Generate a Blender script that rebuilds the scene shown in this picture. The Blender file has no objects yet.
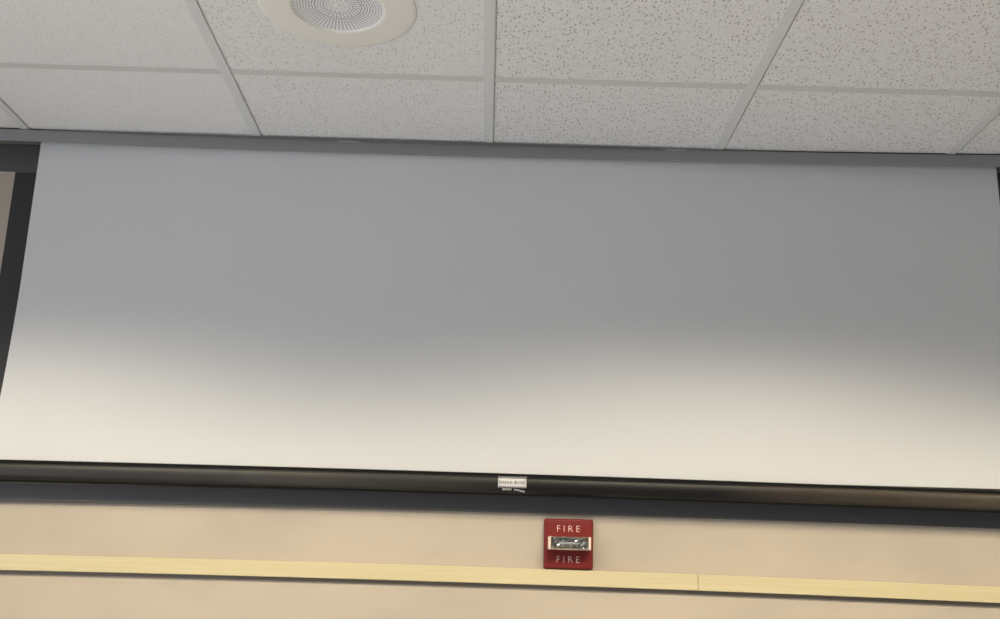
import bpy, bmesh, math, random
from mathutils import Vector, Matrix
SC = bpy.context.scene
COL = SC.collection
PI = math.pi
EYE = 1.55                      # camera height above the floor; heights below are measured from the eye with Z()
def Z(v): return EYE + v

# ------------------------------------------------------------------ camera
F_PX, PITCH, ROLL, YAW = 1081.86, 0.2592, 0.0262, 0.0074
fw = Vector((math.sin(YAW)*math.cos(PITCH), math.cos(YAW)*math.cos(PITCH), math.sin(PITCH)))
rt = Vector((math.cos(YAW), -math.sin(YAW), 0)); up = rt.cross(fw)
r = rt*math.cos(ROLL) + up*math.sin(ROLL); u = -rt*math.sin(ROLL) + up*math.cos(ROLL)
cam = bpy.data.cameras.new('camera'); co = bpy.data.objects.new('camera', cam); COL.objects.link(co)
M = Matrix((r, u, -fw)).transposed().to_4x4(); M.translation = Vector((0, 0, EYE)); co.matrix_world = M
cam.sensor_fit = 'HORIZONTAL'; cam.sensor_width = 36.0; cam.lens = 36.0*F_PX/1000.0
cam.clip_start = 0.02; SC.camera = co

# ------------------------------------------------------------------ colour management
SC.view_settings.view_transform = 'Standard'; SC.view_settings.look = 'None'
SC.view_settings.gamma = 1.0; SC.view_settings.use_curve_mapping = False
SC.view_settings.exposure = -1.1

# ------------------------------------------------------------------ world: daylight sky behind the window
W = bpy.data.worlds.new('daylight'); SC.world = W; W.use_nodes = True
bg = W.node_tree.nodes['Background']; bg.inputs[1].default_value = 5.3
# overcast sky; glow below the horizon added to brighten the ceiling
wt = W.node_tree; tcw = wt.nodes.new('ShaderNodeTexCoord'); spw = wt.nodes.new('ShaderNodeSeparateXYZ'); rpw = wt.nodes.new('ShaderNodeValToRGB'); mpw = wt.nodes.new('ShaderNodeMapRange')
mpw.inputs['From Min'].default_value = -1; wt.links.new(tcw.outputs['Generated'], spw.inputs[0]); wt.links.new(spw.outputs['Z'], mpw.inputs['Value']); wt.links.new(mpw.outputs[0], rpw.inputs[0]); wt.links.new(rpw.outputs[0], bg.inputs[0])
e = rpw.color_ramp.elements; e[0].position = .46; e[0].color = (3.2, 3.25, 3.4, 1); e[1].position = .52; e[1].color = (0.66, 0.83, 1.0, 1)

# ------------------------------------------------------------------ room dimensions
CEIL = Z(1.1568); D1 = 2.2868; D2 = 2.637; DS = 2.667; DW = 2.732
XL, XR, YB = -2.75, 3.05, -3.2
X0 = -0.0229; T = 0.6096
WIN = (-2.0, 0.9, 0.85, 2.35)   # y0, y1, z0, z1 of the window in the left wall

# lights: recessed parabolic troffers, and a portal in the window opening
FIX = [(X0-2.0*T, D1-1.5*T), (X0+1.0*T, D1-1.5*T), (X0+4.0*T, D1-1.5*T), (X0-2.0*T, D1-6.5*T), (X0+2.0*T, D1-6.5*T)]
LAMP_W, LAMP_SPREAD, LAMP_COL = 104.0, 180.0, (1.0, 0.868, 0.65)
CUT = (0.355, 0.50)
def troffer_light(x, y):
    l = bpy.data.lights.new('troffer_light', 'AREA'); l.shape = 'RECTANGLE'; l.size = 1.12; l.size_y = 0.52
    l.energy = LAMP_W; l.color = LAMP_COL; l.spread = math.radians(LAMP_SPREAD)
    # photometric distribution of a parabolic louvre: full output downwards, sharp cut-off towards the horizon
    l.use_nodes = True; nt = l.node_tree; em = nt.nodes['Emission']
    ge = nt.nodes.new('ShaderNodeNewGeometry'); dt = nt.nodes.new('ShaderNodeVectorMath'); dt.operation = 'DOT_PRODUCT'
    dt.inputs[1].default_value = (0, 0, -1); mr = nt.nodes.new('ShaderNodeMapRange'); mr.interpolation_type = 'SMOOTHSTEP'
    mr.inputs['From Min'].default_value = CUT[0]; mr.inputs['From Max'].default_value = CUT[1]
    nt.links.new(ge.outputs['Incoming'], dt.inputs[0]); nt.links.new(dt.outputs['Value'], mr.inputs['Value']); nt.links.new(mr.outputs[0], em.inputs['Strength'])
    o = bpy.data.objects.new('troffer_light', l); COL.objects.link(o); o.location = (x, y, CEIL-0.006)
for x, y in FIX: troffer_light(x, y)
pl = bpy.data.lights.new('window_portal', 'AREA'); pl.shape = 'RECTANGLE'; pl.size = WIN[1]-WIN[0]; pl.size_y = WIN[3]-WIN[2]
pl.cycles.is_portal = True
po = bpy.data.objects.new('window_portal', pl); COL.objects.link(po)
po.location = (XL-0.1, (WIN[0]+WIN[1])/2, (WIN[2]+WIN[3])/2); po.rotation_euler = (PI/2, 0, -PI/2)

# ------------------------------------------------------------------ materials
def mat(name, col, rough=0.6, metal=0.0, spec=0.5, coat=0.0):
    m = bpy.data.materials.new(name); m.use_nodes = True; b = m.node_tree.nodes['Principled BSDF']
    b.inputs['Base Color'].default_value = (*col, 1); b.inputs['Roughness'].default_value = rough
    b.inputs['Metallic'].default_value = metal; b.inputs['Specular IOR Level'].default_value = spec
    b.inputs['Coat Weight'].default_value = coat
    return m
def nd(m, t, **k):
    n = m.node_tree.nodes.new(t)
    for a, v in k.items(): setattr(n, a, v)
    return n
def ln(m, a, b): m.node_tree.links.new(a, b)
def noise(m, scale, detail=4, rough=.5, coord='Object', stretch=(1, 1, 1)):
    tc = nd(m, 'ShaderNodeTexCoord'); mp = nd(m, 'ShaderNodeMapping'); mp.inputs['Scale'].default_value = stretch
    n = nd(m, 'ShaderNodeTexNoise'); n.inputs['Scale'].default_value = scale; n.inputs['Detail'].default_value = detail
    n.inputs['Roughness'].default_value = rough
    ln(m, tc.outputs[coord], mp.inputs[0]); ln(m, mp.outputs[0], n.inputs['Vector']); return n, mp
def ramp(m, src, p0, c0, p1, c1):
    rp = nd(m, 'ShaderNodeValToRGB'); e = rp.color_ramp.elements
    e[0].position = p0; e[0].color = (*c0, 1); e[1].position = p1; e[1].color = (*c1, 1)
    ln(m, src, rp.inputs[0]); return rp
def bump(m, src, strength, dist):
    b = nd(m, 'ShaderNodeBump'); b.inputs['Strength'].default_value = strength; b.inputs['Distance'].default_value = dist
    ln(m, src, b.inputs['Height']); ln(m, b.outputs[0], m.node_tree.nodes['Principled BSDF'].inputs['Normal']); return b
def P(m): return m.node_tree.nodes['Principled BSDF']

# wall: beige vinyl covering with faint scuffs
wall_m = mat('beige_wall', (0.60, 0.47, 0.35), 0.65, spec=.25)
n, _ = noise(wall_m, 3.2, 5, .55, stretch=(1, 1, 1.6)); rp = ramp(wall_m, n.outputs[0], .3, (0.410, 0.357, 0.294), .7, (0.470, 0.410, 0.335))
ln(wall_m, rp.outputs[0], P(wall_m).inputs['Base Color'])
n2, _ = noise(wall_m, 260, 2); bump(wall_m, n2.outputs[0], .15, .001)
paint_m = mat('grey_paint', (0.14, 0.15, 0.17), .7, spec=.2)
# ceiling tile: white mineral fibre with pin holes and short fissures
tile_m = mat('fissured_ceiling_tile', (0.7, 0.69, 0.67), 0.85, spec=.1)
def build_tile():
    m = tile_m
    tc = nd(m, 'ShaderNodeTexCoord'); oi = nd(m, 'ShaderNodeObjectInfo')
    ad = nd(m, 'ShaderNodeVectorMath', operation='ADD'); sc = nd(m, 'ShaderNodeVectorMath', operation='SCALE')
    cx = nd(m, 'ShaderNodeCombineXYZ')
    ln(m, oi.outputs['Random'], cx.inputs[0]); ln(m, oi.outputs['Random'], cx.inputs[1])
    sc.inputs['Scale'].default_value = 37.0; ln(m, cx.outputs[0], sc.inputs[0])
    ln(m, tc.outputs['Object'], ad.inputs[0]); ln(m, sc.outputs[0], ad.inputs[1])
    # warp so that the pits become short irregular worms
    wn = nd(m, 'ShaderNodeTexNoise'); wn.inputs['Scale'].default_value = 70; wn.inputs['Detail'].default_value = 2
    ln(m, ad.outputs[0], wn.inputs['Vector'])
    ws = nd(m, 'ShaderNodeVectorMath', operation='MULTIPLY_ADD'); ws.inputs[1].default_value = (.012, .012, .0)
    ln(m, wn.outputs['Color'], ws.inputs[0]); ln(m, ad.outputs[0], ws.inputs[2])
    out = None
    for scale, st, lo, hi, dens in ((104, (1, .50, 1), .10, .24, .56), (165, (1, 1, 1), .12, .27, .60)):
        mp = nd(m, 'ShaderNodeMapping'); mp.inputs['Scale'].default_value = st
        ln(m, ws.outputs[0], mp.inputs[0])
        v = nd(m, 'ShaderNodeTexVoronoi', voronoi_dimensions='2D'); v.inputs['Scale'].default_value = scale
        v.inputs['Randomness'].default_value = 1.0; ln(m, mp.outputs[0], v.inputs['Vector'])
        mr = nd(m, 'ShaderNodeMapRange'); mr.inputs['From Min'].default_value = lo; mr.inputs['From Max'].default_value = hi
        mr.inputs['To Min'].default_value = 1; mr.inputs['To Max'].default_value = 0
        ln(m, v.outputs['Distance'], mr.inputs['Value'])
        sp = nd(m, 'ShaderNodeSeparateColor'); ln(m, v.outputs['Color'], sp.inputs[0])
        gt = nd(m, 'ShaderNodeMath', operation='GREATER_THAN'); gt.inputs[1].default_value = dens; ln(m, sp.outputs[0], gt.inputs[0])
        mu = nd(m, 'ShaderNodeMath', operation='MULTIPLY'); ln(m, mr.outputs[0], mu.inputs[0]); ln(m, gt.outputs[0], mu.inputs[1])
        if out is None: out = mu
        else:
            mx = nd(m, 'ShaderNodeMath', operation='MAXIMUM'); ln(m, out.outputs[0], mx.inputs[0]); ln(m, mu.outputs[0], mx.inputs[1]); out = mx
    rp = ramp(m, out.outputs[0], 0, (0.85, 0.845, 0.852), 1, (0.47, 0.435, 0.41))
    ln(m, rp.outputs[0], P(m).inputs['Base Color'])
    inv = nd(m, 'ShaderNodeMath', operation='SUBTRACT'); inv.inputs[0].default_value = 1; ln(m, out.outputs[0], inv.inputs[1])
    bump(m, inv.outputs[0], .5, .0015)
build_tile()
tee_m = mat('white_painted_tee', (0.745, 0.75, 0.75), 0.45, spec=.4)
cross_m = mat('grey_white_tee', (0.68, 0.675, 0.66), 0.5, spec=.3)
plenum_m = mat('dark_plenum', (0.02, 0.02, 0.02), 0.9)
case_m = mat('grey_screen_case', (0.25, 0.25, 0.255), 0.42, metal=.25)
n, _ = noise(case_m, 2.0, 3, stretch=(1, 4, 4)); rp = ramp(case_m, n.outputs[0], .3, (.36,)*3, .7, (.5,)*3); ln(case_m, rp.outputs[0], P(case_m).inputs['Roughness'])
fabric_m = mat('matt_white_screen_fabric', (0.80, 0.80, 0.80), 0.75, spec=.2)
n, _ = noise(fabric_m, 1.3, 3); rp = ramp(fabric_m, n.outputs[0], .3, (.558, .570, .585), .7, (.580, .590, .600)); ln(fabric_m, rp.outputs[0], P(fabric_m).inputs['Base Color'])
n2, _ = noise(fabric_m, 900, 1); bump(fabric_m, n2.outputs[0], .05, .0005)
mask_m = mat('black_masking_fabric', (0.018, 0.018, 0.020), 0.38, spec=.5)
bar_m = mat('black_satin_aluminium', (0.006, 0.006, 0.006), 0.5, spec=.2)
n, _ = noise(bar_m, 3.0, 5, .6, stretch=(1, 6, 8)); rp = ramp(bar_m, n.outputs[0], .3, (.26,)*3, .7, (.46,)*3); ln(bar_m, rp.outputs[0], P(bar_m).inputs['Roughness'])
# front face of the bar: room reflections painted in along its length, smudged by noise
face_m = mat('black_aluminium_painted_reflection', (0.010, 0.0098, 0.0095), 0.42, spec=.3)
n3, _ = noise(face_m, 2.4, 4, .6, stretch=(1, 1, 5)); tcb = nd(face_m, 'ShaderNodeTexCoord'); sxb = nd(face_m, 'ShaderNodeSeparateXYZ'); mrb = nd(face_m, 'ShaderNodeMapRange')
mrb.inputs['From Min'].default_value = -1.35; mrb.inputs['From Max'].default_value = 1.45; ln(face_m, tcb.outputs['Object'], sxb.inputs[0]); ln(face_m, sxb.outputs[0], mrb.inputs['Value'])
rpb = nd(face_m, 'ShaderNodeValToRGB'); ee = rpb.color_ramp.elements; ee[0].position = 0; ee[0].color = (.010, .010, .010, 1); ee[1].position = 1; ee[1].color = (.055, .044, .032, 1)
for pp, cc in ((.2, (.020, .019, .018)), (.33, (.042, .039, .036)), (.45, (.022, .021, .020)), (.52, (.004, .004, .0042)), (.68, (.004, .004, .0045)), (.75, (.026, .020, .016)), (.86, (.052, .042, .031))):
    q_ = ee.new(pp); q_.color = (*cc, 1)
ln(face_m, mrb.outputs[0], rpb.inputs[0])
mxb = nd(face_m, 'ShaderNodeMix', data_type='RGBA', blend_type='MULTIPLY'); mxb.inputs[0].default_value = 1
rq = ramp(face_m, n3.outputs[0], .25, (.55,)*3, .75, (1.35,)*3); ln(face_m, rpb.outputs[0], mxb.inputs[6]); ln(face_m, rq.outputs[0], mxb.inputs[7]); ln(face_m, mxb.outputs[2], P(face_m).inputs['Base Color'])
wood_m = mat('pale_maple', (0.80, 0.62, 0.30), 0.42, spec=.4)
n, _ = noise(wood_m, 9, 6, .6, stretch=(.25, 5, 14)); rp = ramp(wood_m, n.outputs[0], .3, (0.52, 0.45, 0.265), .7, (0.58, 0.505, 0.32)); ln(wood_m, rp.outputs[0], P(wood_m).inputs['Base Color'])
frame_black_m = mat('black_rail_with_glare', (0.075, 0.074, 0.076), 0.5, spec=.4)  # same black as the mullions, lightened to put glare into the colour
mullion_m = mat('black_painted_mullion', (0.028, 0.028, 0.030), 0.5, spec=.3)
panel_m = mat('tan_panel', (0.40, 0.35, 0.30), .8, spec=.2)
n, _ = noise(panel_m, 60, 3); bump(panel_m, n.outputs[0], .1, .001)
strip_m = mat('dark_shadow_strip', (0.17, 0.14, 0.11), .5)  # dark strip added under the rail to deepen its shadow
bead_m = mat('grey_bead', (0.45, 0.44, 0.42), .4)
red_m = mat('red_alarm_plastic', (0.155, 0.013, 0.012), 0.45, spec=.3)
n, _ = noise(red_m, 400, 2); bump(red_m, n.outputs[0], .2, .0005)
ink_m = mat('pale_pink_lettering', (0.78, 0.50, 0.46), 0.6)
lenscase_m = mat('white_lens_plastic', (0.70, 0.56, 0.46), 0.4)
chrome_m = mat('chrome_reflector', (0.62, 0.66, 0.66), 0.12, metal=1.0)
lens_m = mat('clear_lens', (1, 1, 1), 0.04); P(lens_m).inputs['Transmission Weight'].default_value = 1.0; P(lens_m).inputs['IOR'].default_value = 1.3
speaker_m = mat('cream_painted_metal', (0.87, 0.85, 0.80), 0.5, spec=.3)
grille_m = mat('white_perforated_metal', (0.86, 0.86, 0.88), 0.45, spec=.3)
sticker_m = mat('white_paper_sticker', (0.52, 0.52, 0.53), 0.6)
edge_m = mat('grey_paper_edge', (0.15, 0.15, 0.155), 0.6)
type_m = mat('grey_print', (0.16, 0.15, 0.145), 0.6)
logo_m = mat('silver_script', (0.60, 0.60, 0.62), 0.4)
carpet_m = mat('blue_grey_carpet', (0.34, 0.37, 0.43), 0.95, spec=.1)
n, _ = noise(carpet_m, 300, 3); bump(carpet_m, n.outputs[0], .5, .004)
frame_m = mat('white_window_frame', (0.7, 0.7, 0.68), 0.4)
glass_m = bpy.data.materials.new('window_glass'); glass_m.use_nodes = True
nt = glass_m.node_tree; nt.nodes.clear(); go = nt.nodes.new('ShaderNodeOutputMaterial'); gm = nt.nodes.new('ShaderNodeMixShader')
ga = nt.nodes.new('ShaderNodeBsdfTransparent'); gb = nt.nodes.new('ShaderNodeBsdfGlossy'); gb.inputs['Roughness'].default_value = 0.02
gm.inputs[0].default_value = .06; nt.links.new(ga.outputs[0], gm.inputs[1]); nt.links.new(gb.outputs[0], gm.inputs[2]); nt.links.new(gm.outputs[0], go.inputs[0])
tube_m = mat('fluorescent_tube', (.9, .9, .9), .4); P(tube_m).inputs['Emission Color'].default_value = (1, .86, .66, 1); P(tube_m).inputs['Emission Strength'].default_value = 3.0

# ------------------------------------------------------------------ mesh helpers
def obj(name, bm, m, parent=None, smooth=False, **props):
    me = bpy.data.meshes.new(name); bmesh.ops.recalc_face_normals(bm, faces=bm.faces); bm.to_mesh(me); bm.free()
    if m is not None: me.materials.append(m)
    if smooth:
        for p in me.polygons: p.use_smooth = True
    o = bpy.data.objects.new(name, me); COL.objects.link(o)
    if parent is not None: o.parent = parent
    for k, v in props.items(): o[k] = v
    return o
def empty(name, loc, **props):
    o = bpy.data.objects.new(name, None); COL.objects.link(o); o.location = loc; o.empty_display_size = .05
    for k, v in props.items(): o[k] = v
    return o
def box(bm, lo, hi, bev=0.0, seg=2):
    lo = Vector(lo); hi = Vector(hi); g = bmesh.ops.create_cube(bm, size=1)
    bmesh.ops.scale(bm, vec=hi-lo, verts=g['verts']); bmesh.ops.translate(bm, vec=(lo+hi)/2, verts=g['verts'])
    if bev:
        es = list({e for v in g['verts'] for e in v.link_edges})
        bmesh.ops.bevel(bm, geom=es, offset=bev, segments=seg, profile=.5, affect='EDGES')
    return bm
def boxes(*bs, bev=0.0):
    bm = bmesh.new()
    for lo, hi in bs: box(bm, lo, hi, bev)
    return bm
def sweep_x(prof, xs, dz=lambda x: 0.0):
    """closed (y, z) profile swept along x; dz(x) is the slight bow of a long extrusion"""
    bm = bmesh.new(); rings = []
    for x in xs: rings.append([bm.verts.new((x, y, z+dz(x))) for y, z in prof])
    n = len(prof)
    for a, b in zip(rings, rings[1:]):
        for i in range(n): bm.faces.new((a[i], a[(i+1) % n], b[(i+1) % n], b[i]))
    bm.faces.new(rings[0][::-1]); bm.faces.new(rings[-1]); return bm
def lathe(prof, seg=64, cap=False):
    bm = bmesh.new(); rings = []
    for rr, z in prof:
        rings.append([bm.verts.new((rr*math.cos(2*PI*i/seg), rr*math.sin(2*PI*i/seg), z)) for i in range(seg)])
    for a, b in zip(rings, rings[1:]):
        for i in range(seg): bm.faces.new((a[i], a[(i+1) % seg], b[(i+1) % seg], b[i]))
    if cap: bm.faces.new(rings[-1])
    return bm
def frange(a, b, n): return [a+(b-a)*i/n for i in range(n+1)]
def rounded_plate(w, h, rad, prof, seg=6):
    """plate in the xz plane; prof = [(inset, y)] from the wall outwards"""
    bm = bmesh.new(); rings = []
    for ins, y in prof:
        rr = max(rad-ins, .0004); ring = []
        for cx, cz, a0 in ((w/2-ins-rr, h/2-ins-rr, 0), (-(w/2-ins-rr), h/2-ins-rr, PI/2), (-(w/2-ins-rr), -(h/2-ins-rr), PI), (w/2-ins-rr, -(h/2-ins-rr), 1.5*PI)):
            for i in range(seg+1):
                a = a0 + PI/2*i/seg; ring.append(bm.verts.new((cx+rr*math.cos(a), y, cz+rr*math.sin(a))))
        rings.append(ring)
    n = len(rings[0])
    for a, b in zip(rings, rings[1:]):
        for i in range(n): bm.faces.new((a[i], a[(i+1) % n], b[(i+1) % n], b[i]))
    bm.faces.new(rings[-1]); bm.faces.new(rings[0][::-1]); return bm
def text_mesh(name, txt, size, extrude, m, parent, loc, width=None, spacing=1.0, bold=0.0):
    cu = bpy.data.curves.new(name, 'FONT'); cu.body = txt; cu.size = size; cu.extrude = extrude; cu.offset = bold
    cu.align_x = 'CENTER'; cu.align_y = 'CENTER'; cu.space_character = spacing; cu.resolution_u = 3
    to = bpy.data.objects.new('text_source', cu); COL.objects.link(to)
    dg = bpy.context.evaluated_depsgraph_get(); dg.update()
    me = bpy.data.meshes.new_from_object(to.evaluated_get(dg)); bpy.data.objects.remove(to); bpy.data.curves.remove(cu)
    me.materials.clear(); me.materials.append(m); me.name = name
    xs = [v.co.x for v in me.vertices]; ys = [v.co.y for v in me.vertices]
    cx, cy = (min(xs)+max(xs))/2, (min(ys)+max(ys))/2; s = (width/(max(xs)-min(xs))) if width else 1; sy = size/(max(ys)-min(ys))
    for v in me.vertices: v.co = Vector(((v.co.x-cx)*s, -v.co.z, (v.co.y-cy)*sy))
    o = bpy.data.objects.new(name, me); COL.objects.link(o); o.parent = parent; o.location = loc; return o

# ------------------------------------------------------------------ room shell
S = dict(kind='structure')
TH = .15; TOP = CEIL+.35
obj('floor', boxes(((XL-TH, YB-TH, -.1), (XR+TH, DW+TH, 0))), carpet_m, **S)
obj('wall_front', boxes(((XL-TH, DW, 0), (XR+TH, DW+TH, TOP))), wall_m, **S)
obj('wall_back', boxes(((XL-TH, YB-TH, 0), (XR+TH, YB, TOP))), paint_m, **S)
obj('wall_right', boxes(((XR, YB, 0), (XR+TH, DW, TOP))), paint_m, **S)
y0, y1, z0, z1 = WIN
obj('wall_left', boxes(((XL-TH, YB, 0), (XL, y0, TOP)), ((XL-TH, y1, 0), (XL, DW, TOP)),
    ((XL-TH, y0, 0), (XL, y1, z0)), ((XL-TH, y0, z1), (XL, y1, TOP))), paint_m, **S)
win = empty('window_1', (XL, (y0+y1)/2, z0), **S)
def rel(o, lo, hi):
    c = Vector(o.location); return (Vector(lo)-c, Vector(hi)-c)
fr = [((XL-.10, y0, z0), (XL-.04, y1, z0+.05)), ((XL-.10, y0, z1-.05), (XL-.04, y1, z1)), ((XL-.10, y0, z0+.05), (XL-.04, y0+.05, z1-.05)),
      ((XL-.10, y1-.05, z0+.05), (XL-.04, y1, z1-.05)), ((XL-.10, (y0+y1)/2-.025, z0+.05), (XL-.04, (y0+y1)/2+.025, z1-.05))]
obj('window_frame', boxes(*[rel(win, a, b) for a, b in fr]), frame_m, win)
obj('pane', boxes(rel(win, (XL-.072, y0+.05, z0+.05), (XL-.068, (y0+y1)/2-.025, z1-.05)), rel(win, (XL-.072, (y0+y1)/2+.025, z0+.05), (XL-.068, y1-.05, z1-.05))), glass_m, win)

# ceiling: dark deck over a grid of tees with lay-in tiles
ceil = obj('ceiling', boxes(((XL-TH, YB-TH, CEIL+.2), (XR+TH, DW+TH, CEIL+.35))), plenum_m, **S)
TW = .0122                                           # half width of a tee flange
xk = [X0+k*T for k in range(-4, 6)]; xk = [XL] + [x for x in xk if XL+.03 < x < XR-.03] + [XR]
yk = [D1-k*T for k in range(0, 9)]; yk = [DW] + [y for y in yk if y > YB+.03] + [YB]
def in_fix(cx, cy): return any(abs(cx-fx) < T and abs(cy-fy) < T/2 for fx, fy in FIX)
far = bmesh.new(); SPK = (-.3335, 1.989)
HX0, HX1 = -1.46, 1.60
def joint(x): return min(max(.0024+.0016*x, .0013), .0045)
def tile_box(bm, xa, xb, ya, yb):
    front = CEIL+.0012
    box(bm, (xa+TW+joint(xa), ya+.001, front), (xb-.001, yb-.001, front+.016), .0012, 1)   # the tile sits hard to one side of its bay and leaves a fine dark joint
def holed_tile(bm, xa, xb, ya, yb):
    x0_, x1_, y0_, y1_ = xa+TW+joint(xa), xb-.001, ya+.001, yb-.001; n = 64; z0_ = CEIL+.0012
    circ = [(SPK[0]+.115*math.cos(2*PI*i/n), SPK[1]+.115*math.sin(2*PI*i/n)) for i in range(n)]; sq = []
    for i in range(n):
        c, s_ = math.cos(2*PI*i/n), math.sin(2*PI*i/n); t = min(((x1_ if c > 0 else x0_)-SPK[0])/c if abs(c) > 1e-6 else 9, ((y1_ if s_ > 0 else y0_)-SPK[1])/s_ if abs(s_) > 1e-6 else 9)
        sq.append([SPK[0]+t*c, SPK[1]+t*s_])
    for cx_, cy_ in ((x0_, y0_), (x1_, y0_), (x0_, y1_), (x1_, y1_)):
        k_ = min(range(n), key=lambda i: (sq[i][0]-cx_)**2+(sq[i][1]-cy_)**2); sq[k_] = [cx_, cy_]
    ring = lambda pts, z: [bm.verts.new((p[0], p[1], z)) for p in pts]
    rs = [ring(circ, z0_+.016), ring(circ, z0_), ring(sq, z0_), ring(sq, z0_+.016)]; rs.append(rs[0])
    for a, b in zip(rs, rs[1:]):
        for i in range(n): bm.faces.new((a[i], a[(i+1) % n], b[(i+1) % n], b[i]))
tile_glare = []  # left tiles: glare washing out the pits is put into the colour
for f_ in (.30, .62):
    m_ = tile_m.copy(); m_.name = 'glare_washed_ceiling_tile'; tile_glare.append(m_)
    for n_ in m_.node_tree.nodes:
        if n_.type == 'VALTORGB':
            e0, e1 = n_.color_ramp.elements; e1.color = tuple(e0.color[q]*(1-f_)+e1.color[q]*f_ for q in range(4))
        if n_.type == 'BUMP': n_.inputs['Strength'].default_value = .5*f_
for i in range(len(xk)-1):
    for j in range(len(yk)-1):
        xa, xb, yb, ya = xk[i], xk[i+1], yk[j], yk[j+1]
        if in_fix((xa+xb)/2, (ya+yb)/2): continue
        if j == 0:                                  # cut tiles in front of the screen case
            ca = max(xa, HX0); cb = min(xb, HX1)
        if ya > 0.9 and xa > -2.2 and xb < 2.5 or (j < 3 and abs((xa+xb)/2) < 2.1):
            bm = bmesh.new()
            yb_ = yb if j else D2+.024
            cx, cy = (xa+xb)/2, (ya+yb)/2
            if abs(SPK[0]-cx) < T/2 and abs(SPK[1]-cy) < T/2: holed_tile(bm, xa, xb, ya, yb)
            else: tile_box(bm, xa, xb, ya, yb_)
            bmesh.ops.translate(bm, vec=(-cx, -cy, -CEIL), verts=bm.verts)
            o = obj('ceiling_tile', bm, tile_glare[0] if cx < -.62 else (tile_glare[1] if cx < X0 else tile_m), ceil); o.location = (cx, cy, CEIL)
        else: tile_box(far, xa, xb, ya, yb if j else D2+.024)
obj('ceiling_tile_field', far, tile_m, ceil, kind='stuff')
def tee(name, lo, hi):
    bm = bmesh.new(); box(bm, lo, hi, .0008, 1)
    return obj(name, bm, tee_m, ceil)
for x in xk[1:-1]:
    bm = bmesh.new()
    ys = [YB] + sorted(yk[1:-1]) + [D2+.020]
    # main runner with a rolled edge: flange plus the web above it
    box(bm, (x-TW, YB, CEIL-.0010), (x+TW, D2+.020, CEIL+.0011), .0007, 1); box(bm, (x-.001, YB, CEIL), (x+.001, D2+.020, CEIL+.035)); box(bm, (x+.004, YB, CEIL+.0040), (x+TW+.0062, D2+.020, CEIL+.0046))
    obj('main_tee', bm, tee_m, ceil)
for y in yk[1:-1]:
    for i in range(len(xk)-1):
        xa, xb = xk[i]+(TW if i else 0), xk[i+1]-(TW if i < len(xk)-2 else 0)
        if y < .5 and not i: pass
        if in_fix((xa+xb)/2, y): continue
        bm = bmesh.new(); box(bm, (xa+.0004, y-TW, CEIL-.0006), (xb-.0004, y+TW, CEIL+.0011), .0006, 1); box(bm, (xa, y-.001, CEIL), (xb, y+.001, CEIL+.035))
        if y > 1.6: obj('cross_tee', bm, cross_m, ceil)
        else:
            me = bpy.data.meshes.new('t'); bm.to_mesh(me); bm.free()
            if 'FT' not in globals(): FT = bmesh.new()
            FT.from_mesh(me); bpy.data.meshes.remove(me)
obj('cross_tee_field', FT, cross_m, ceil, kind='stuff')

# troffers
for n_, (fx, fy) in enumerate(FIX):
    t = empty('ceiling_light', (fx, fy, CEIL), category='ceiling light', group='recessed ceiling troffers',
              label='recessed fluorescent troffer with louvre set into the ceiling grid out of the picture')
    w, d = T-.004, T/2-.004
    obj('housing', boxes(((-w, -d, .10), (w, d, .11)), ((-w, -d, 0), (-w+.02, d, .10)), ((w-.02, -d, 0), (w, d, .10)), ((-w+.02, -d, 0), (w-.02, -d+.02, .10)), ((-w+.02, d-.02, 0), (w-.02, d, .10))), frame_m, t)
    bl = [((-w+.02+i*.146, -d+.02, .012), (-w+.023+i*.146, d-.02, .06)) for i in range(1, 8)] + [((-w+.02, -d+.02+j*.187, .012), (w-.02, -d+.023+j*.187, .06)) for j in (1, 2)]
    obj('louvre', boxes(*bl), chrome_m, t)
    for ty in (-.18, 0, .18):
        bm = bmesh.new(); g = bmesh.ops.create_cone(bm, segments=12, radius1=.0125, radius2=.0125, depth=1.1, cap_ends=True)
        bmesh.ops.rotate(bm, matrix=Matrix.Rotation(PI/2, 3, 'Y'), verts=bm.verts); bmesh.ops.translate(bm, vec=(0, ty, .08), verts=bm.verts)
        obj('fluorescent_tube', bm, tube_m, t, smooth=True)

# ------------------------------------------------------------------ wood rail on the wall
def bow_rail(x): return -.0062*x-.0047*x*x
k = DW/2.757
RZ1 = Z(.0680); RZ0 = Z(.0303); RT = .015
prof = [(DW, RZ0), (DW-RT+.001, RZ0), (DW-RT, RZ0+.001), (DW-RT, RZ1-.001), (DW-RT+.001, RZ1), (DW, RZ1)]
JX = .521
RCZ = RZ1
for nm, a, b in (('trim_1', -1.9, JX-.0007), ('trim_2', JX+.0007, 1.9)):
    o = obj(nm, sweep_x(prof, frange(a, b, 40), bow_rail), wood_m, **S)
    obj('shadow_strip', sweep_x([(DW, RZ0-.0085), (DW-.004, RZ0-.0085), (DW-.004, RZ0+.0002), (DW, RZ0+.0002)], frange(a, b, 40), bow_rail), strip_m, o, label='dark strip under the rail, put in to deepen its shadow')
    o['label'] = 'pale yellow maple rail along the beige wall, %s of its butt joint' % ('the long run left' if nm == 'trim_1' else 'the run right')

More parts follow.
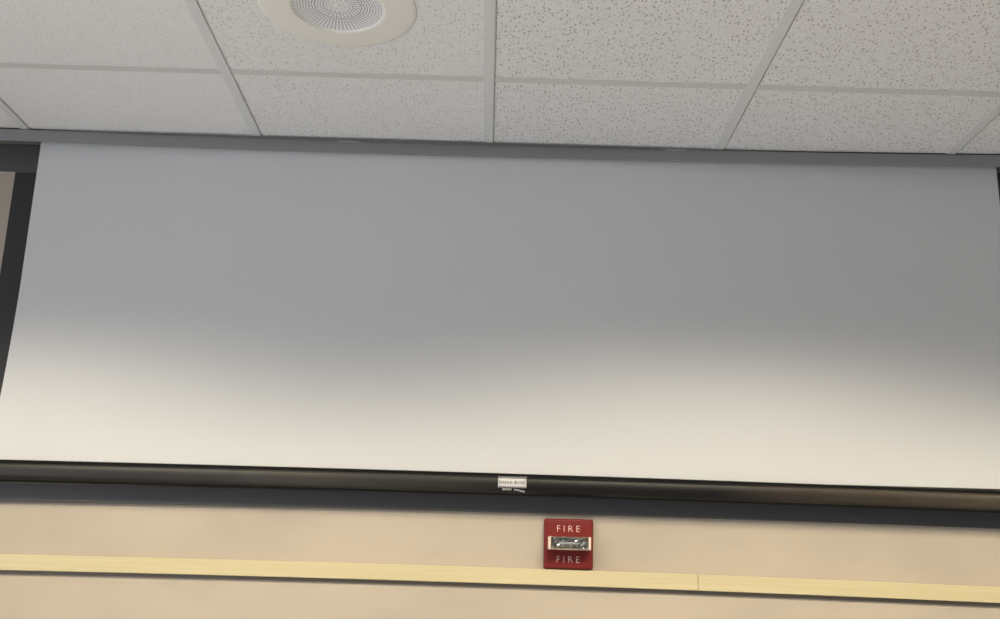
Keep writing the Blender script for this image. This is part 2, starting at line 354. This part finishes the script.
# ------------------------------------------------------------------ projection screen
scr = empty('projector_screen', (0, DS, Z(.236)), category='projector screen',
            label='wide white roll-down projector screen with grey case and black weight bar, hanging from the ceiling')
def spart(name, bm, m, smooth=False, parent=None, **k):
    bmesh.ops.translate(bm, vec=-Vector(scr.location), verts=bm.verts)
    return obj(name, bm, m, parent or scr, smooth, **k)
def bow_case(x): return 0.0
def plan(x): return .0215-.0064*x-.0150*min(x*x, 2.2)      # the long case is slightly bowed in plan
CT = Z(1.1568)-.0030; CB = Z(1.1214)
prof = [(D2, CB+.0015), (D2+.0015, CB), (D2+.0035, CB+.0005), (DS+.001, CB+.017), (DS+.001, CB+.028), (DS+.018, CB+.028), (DS+.018, CB+.022), (DW-.024, CB+.022), (DW-.024, CT), (D2+.006, CT), (D2+.0005, CT-.0005), (D2, CT-.001)]
def follow(bm, lim=D2+.0061):
    for v in bm.verts:
        if v.co.y < lim: v.co.y += plan(v.co.x)
    return bm
case = spart('case', follow(sweep_x(prof, frange(HX0, HX1, 40)), D2+.004), case_m)
spart('reveal_strip', follow(sweep_x([(D2+.003, CT-.001), (D2+.005, CT-.001), (D2+.005, CT+.02), (D2+.003, CT+.02)], frange(HX0, HX1, 30))), plenum_m)
for cx in (-.39, .475):
    spart('mounting_clip', follow(sweep_x([(D2-.0010, CT-.0012), (D2+.0020, CT-.0012), (D2+.0020, CEIL+.0008), (D2-.0010, CEIL+.0008)], frange(cx-.028, cx+.028, 4))), tee_m)
# fabric: one sheet; white viewing surface, black masking at its sides and upper corners
FT_Z = CB+.0265; FB_Z = Z(.287)
def xl(z):       # left edge of the white surface, drawn in by the side tension
    q = (z-EYE); return -1.2065 - (0.0 if q > .75 else .066*(0.75-q)**1.6)
def xr(z):
    q = (z-EYE); return 1.3325 + (0.0 if q > .75 else .066*(0.75-q)**1.6)
ZS = frange(FB_Z, FT_Z, 36)
FY = DS+.006
def fy(x, z):    # very shallow waves of a hanging sheet
    return FY + .0015*math.sin(2.2*x+.4)*math.sin(3.0*(z-EYE))
def sheet(x0f, x1f, zs, nx, th=.0006):
    bm = bmesh.new(); f = []; b = []
    for z in zs:
        xa, xb = x0f(z), x1f(z)
        f.append([bm.verts.new((xa+(xb-xa)*i/nx, fy(xa+(xb-xa)*i/nx, z)-th/2, z)) for i in range(nx+1)])
        b.append([bm.verts.new((xa+(xb-xa)*i/nx, fy(xa+(xb-xa)*i/nx, z)+th/2, z)) for i in range(nx+1)])
    m = len(zs)
    for j in range(m-1):
        for i in range(nx):
            bm.faces.new((f[j][i], f[j][i+1], f[j+1][i+1], f[j+1][i])); bm.faces.new((b[j][i+1], b[j][i], b[j+1][i], b[j+1][i+1]))
        bm.faces.new((f[j][0], f[j+1][0], b[j+1][0], b[j][0])); bm.faces.new((f[j][nx], b[j][nx], b[j+1][nx], f[j+1][nx]))
    for i in range(nx):
        bm.faces.new((f[0][i], b[0][i], b[0][i+1], f[0][i+1])); bm.faces.new((f[-1][i], f[-1][i+1], b[-1][i+1], b[-1][i]))
    return bm
spart('viewing_surface', sheet(xl, xr, ZS, 48), fabric_m)
# ------------------------------------------------------------------ black-framed board on the wall behind the screen
FD = DW-.010
brd = empty('framed_panel_board', (0, DW, Z(.199)), category='wall board',
            label='long black-framed board of tan panels on the front wall, mostly hidden behind the screen')
def bpart(name, lo, hi, m, bev=.0012, **k):
    bm = bmesh.new(); box(bm, lo, hi, bev, 2); bmesh.ops.translate(bm, vec=-Vector(brd.location), verts=bm.verts); return obj(name, bm, m, brd, **k)
BX0, BX1 = -2.25, 2.4; BRT = Z(.245); TRB, TRT = Z(1.0645), CEIL-.012
bm = sweep_x([(DW, Z(.2018)), (FD+.001, Z(.2018)), (FD, Z(.2028)), (FD, BRT), (DW, BRT)], frange(BX0, BX1, 40), lambda x: -.0003*x-.0042*min(x*x, 2.6))
bmesh.ops.translate(bm, vec=-Vector(brd.location), verts=bm.verts); obj('bottom_rail', bm, frame_black_m, brd)
bpart('top_rail', (BX0, FD, TRB), (BX1, DW, TRT), frame_black_m)
for xa, xb in ((BX0, BX0+.06), (-1.2862, -1.17), (1.31, 1.42), (BX1-.06, BX1)):
    bpart('mullion', (xa, FD, BRT-.0), (xb, DW, TRB), mullion_m)
for xa, xb in ((BX0+.06, -1.2862), (-1.17, 1.31), (1.42, BX1-.06)):
    bpart('tan_panel', (xa, DW-.008, BRT), (xb, DW, TRB), panel_m, 0)
    bpart('glazing_bead', (xa+.001, FD-.001, TRB-.0025), (xb-.001, FD+.002, TRB), bead_m, 0)
scr.name = 'projector_screen'
# weight bar: extruded black tube with a thin upper lip, flat face and rounded shoulders
def bow_bar(x): return -.0044*x-.0033*x*x
BT = Z(.2921); BB = Z(.2389); BY = DS-.012
prof = [(BY+.011, BT), (BY+.008, BT-.001), (BY+.0075, BT-.007), (BY+.001, BT-.0095), (BY-.0015, BT-.016), (BY-.002, (BT+BB)/2), (BY-.0010, BB+.014), (BY+.0015, BB+.0075), (BY+.009, BB+.005), (BY+.014, BB),
        (BY+.022, BB+.001), (BY+.027, BB+.006), (BY+.029, BB+.014), (BY+.029, BT-.012), (BY+.026, BT-.004), (BY+.021, BT)]
bar = spart('weight_bar', sweep_x(prof, frange(-1.32, 1.445, 48), bow_bar), bar_m, True)
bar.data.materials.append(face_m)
for p in bar.data.polygons:
    p.use_smooth = abs(p.normal.x) < .9 and not (abs(p.normal.z) > .6 and p.center.y < 0)
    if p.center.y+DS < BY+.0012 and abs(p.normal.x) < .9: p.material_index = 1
for ex in (-1.326, 1.445):
    spart('end_cap', sweep_x([(y, z) for y, z in prof], [ex, ex+.006], lambda x: bow_bar(-1.32 if x < 0 else 1.445)), plenum_m)
# sticker and script on the bar (children of the bar)
SX = .0605; SZ0, SZ1 = Z(.2562), Z(.2848)
def on_bar(z):
    for (ya, za), (yb_, zb) in zip(prof[2:9], prof[3:10]):
        a, b = za-.0003, zb-.0003
        if b <= z <= a: return ya+(yb_-ya)*(a-z)/(a-b)
    return BY-.002
bm = bmesh.new(); rows = []
for i in range(9):
    z = SZ0+(SZ1-SZ0)*i/8; y = on_bar(z)-.0006
    rows.append([(bm.verts.new((SX-.0345+.069*j/8, y-(.0012*math.sin(PI*j/8)**2 if i == 8 else 0), z-(.0018*math.sin(PI*j/8) if i == 8 else 0))), bm.verts.new((SX-.0345+.069*j/8, y+.0012, z-(.0018*math.sin(PI*j/8) if i == 8 else 0)))) for j in range(9)])
for a, b in zip(rows, rows[1:]):
    for j in range(8):
        bm.faces.new((a[j][0], a[j+1][0], b[j+1][0], b[j][0])); bm.faces.new((a[j+1][1], a[j][1], b[j][1], b[j+1][1]))
    bm.faces.new((a[0][0], b[0][0], b[0][1], a[0][1])); bm.faces.new((a[8][0], a[8][1], b[8][1], b[8][0]))
for j in range(8):
    bm.faces.new((rows[0][j][0], rows[0][j][1], rows[0][j+1][1], rows[0][j+1][0])); bm.faces.new((rows[8][j][0], rows[8][j+1][0], rows[8][j+1][1], rows[8][j][1]))
st = spart('sticker', bm, sticker_m, True, parent=bar, label='small white paper sticker')
base = Vector(scr.location)
zc = (SZ0+SZ1)/2-.0015
for txt, xx, wd in (('DNSA', SX-.0155, .032), ('EIN', SX+.0175, .023)):
    text_mesh('sticker_print', txt, .0070, .0003, type_m, bar, Vector((xx, on_bar(zc)-.0013, zc))-base, width=wd, spacing=1.4, bold=.0002)
for zz, h in ((SZ1-.0036, .0045), (SZ0+.0016, .0026)):
    y = on_bar(zz)-.0020
    spart('sticker_band', boxes(((SX-.034, y-.0004, zz-h/2), (SX+.034, y+.0006, zz+h/2))), edge_m, parent=bar)
def stroke(bm, pts, rad):
    prev = None
    for i, p in enumerate(pts):
        p = Vector(p); d = (Vector(pts[min(i+1, len(pts)-1)])-Vector(pts[max(i-1, 0)])).normalized(); s = d.cross(Vector((0, 1, 0))).normalized()
        ring = [bm.verts.new(p+s*rad), bm.verts.new(p+Vector((0, -rad*.5, 0))), bm.verts.new(p-s*rad), bm.verts.new(p+Vector((0, rad, 0)))]
        if prev:
            for j in range(4): bm.faces.new((prev[j], prev[(j+1) % 4], ring[(j+1) % 4], ring[j]))
        prev = ring
bm = bmesh.new()
def script(x0, x1, z0, z1, loops, amp):
    pts = []
    n = loops*12
    for i in range(n+1):
        t = i/n; a = 2*PI*loops*t
        x = x0+(x1-x0)*t+.0011*math.sin(a); z = z0+(z1-z0)*t+amp*math.cos(a)*(1 if i > 9 else 1.7)
        pts.append((x, on_bar(z)-.0007, z))
    stroke(bm, pts, .00042)
zl = SZ0-.0040
script(SX-.024, SX-.001, zl, zl-.0002, 7, .0017); script(SX+.005, SX+.031, zl, zl-.0052, 8, .0016)
spart('script_logo', bm, logo_m, parent=bar)

# ------------------------------------------------------------------ fire alarm strobe
k2 = DW/2.757
ax, az = .2058*k2, .1305*k2; aw, ah = .1225*k2, .1225*k2
al = empty('fire_alarm_strobe', (ax, DW, Z(az)), category='fire alarm', label='red square fire alarm strobe with clear lens, on the beige wall above the maple rail')
plate = obj('back_plate', rounded_plate(aw, ah, .006, [(0, 0), (0, -.010), (.0008, -.0135), (.0025, -.0155), (.005, -.0165), (.012, -.0168)]), red_m, al)
for p in plate.data.polygons: p.use_smooth = abs(p.normal.y) < .98
for zz in (.0365, -.0375):
    text_mesh('fire_lettering', 'FIRE', .0148, .0004, ink_m, al, (-.0008, -.0170, zz), width=.056, spacing=1.5, bold=-.0002)
lw, lh, ly0, ly1 = .1035, .0305, -.0165, -.056
cs = obj('strobe_housing', boxes(((-lw/2, ly1+.002, -lh/2), (-lw/2+.0058, ly0, lh/2)), ((lw/2-.0058, ly1+.002, -lh/2), (lw/2, ly0, lh/2)),
    ((-lw/2+.0058, ly1+.010, -lh/2), (lw/2-.0058, ly0, -lh/2+.003)), ((-lw/2+.0058, ly1+.010, lh/2-.002), (lw/2-.0058, ly0, lh/2)), bev=.0008), lenscase_m, al, label='pale plastic ends and rim')
bm = bmesh.new(); random.seed(4)
nx_, nz_ = 12, 5; g = []
for i in range(nx_+1):
    row = []
    for j in range(nz_+1):
        x = -lw/2+.008+(lw-.016)*i/nx_; z = -lh/2+.0035+(lh-.006)*j/nz_
        y = ly0-.006-.016*abs(math.sin(1.5*PI*i/nx_))*(1-.5*abs(j/nz_-.5)) + random.uniform(-.0035, .0035)
        row.append(bm.verts.new((x, y, z)))
    g.append(row)
for i in range(nx_):
    for j in range(nz_): bm.faces.new((g[i][j], g[i+1][j], g[i+1][j+1], g[i][j+1]))
rf = obj('reflector', bm, chrome_m, cs, label='faceted silver reflector')
bm = bmesh.new(); bmesh.ops.create_cone(bm, segments=12, radius1=.0025, radius2=.0025, depth=.05, cap_ends=True)
bmesh.ops.rotate(bm, matrix=Matrix.Rotation(PI/2, 3, 'Y'), verts=bm.verts); bmesh.ops.translate(bm, vec=(0, ly1+.009, 0), verts=bm.verts)
obj('flash_tube', bm, mat('flash_tube_glass', (.75, .78, .78), .08, spec=.8), cs, True)
bm = bmesh.new(); box(bm, (-lw/2+.0076, ly1, -lh/2+.0005), (lw/2-.0076, ly1+.0095, lh/2-.0005), .0015, 2)
ln_ = obj('lens', bm, lens_m, al, label='clear lens')

# ------------------------------------------------------------------ ceiling speaker
sp = empty('ceiling_speaker', (SPK[0], SPK[1], CEIL), category='speaker', label='round white ceiling speaker with perforated grille, set in a ceiling tile')
GR = .0935; OR = .162
obj('trim_ring', lathe([(OR, .001), (OR, .0002), (OR-.003, -.0012), (OR-.010, -.0022), (GR+.010, -.0024), (GR+.003, -.0024), (GR, -.0012), (GR-.0005, .004)], 72), speaker_m, sp, True)
# grille: shallow dished plate, its rows of punched holes a part of its own
DISH = [(0, .0052), (GR*.35, .0048), (GR*.7, .0035), (GR-.004, .0014), (GR, .0004)]
grill = obj('grille', lathe([(GR+.0003, .0004), (GR-.004, .0014), (GR*.7, .0035), (GR*.35, .0048), (.0075, .0051), (.0001, .0052)], 72), grille_m, sp, True)
hole_m = mat('dark_hole', (0.17, 0.175, 0.195), .8)
bm = bmesh.new()
def dome(rr):
    pr_ = DISH
    for (a, za), (b, zb) in zip(pr_, pr_[1:]):
        if a <= rr <= b: return za+(zb-za)*(rr-a)/(b-a)
    return .0005
ring = 0
for q in range(1, 15):
    rr = .0068+q*.0059; n_h = 64 if q > 6 else (32 if q > 3 else 16)
    if rr > GR-.002: break
    for i in range(n_h):
        a = 2*PI*i/n_h; x, y = rr*math.cos(a), rr*math.sin(a); hr = .0017 if q > 2 else .001
        z = dome(rr)-.0002
        vs = [bm.verts.new((x+hr*math.cos(2*PI*k_/6), y+hr*math.sin(2*PI*k_/6), z)) for k_ in range(6)]
        vt = [bm.verts.new((v.co.x, v.co.y, z+.0012)) for v in vs]
        bm.faces.new(vs)
        for k_ in range(6): bm.faces.new((vs[k_], vt[k_], vt[(k_+1) % 6], vs[(k_+1) % 6]))
obj('perforation', bm, hole_m, grill, kind='stuff')
bm = bmesh.new(); bmesh.ops.create_uvsphere(bm, u_segments=16, v_segments=8, radius=.0055)
bmesh.ops.scale(bm, vec=(1, 1, .45), verts=bm.verts); bmesh.ops.translate(bm, vec=(0, 0, .0045), verts=bm.verts)
obj('centre_screw', bm, speaker_m, sp, True)
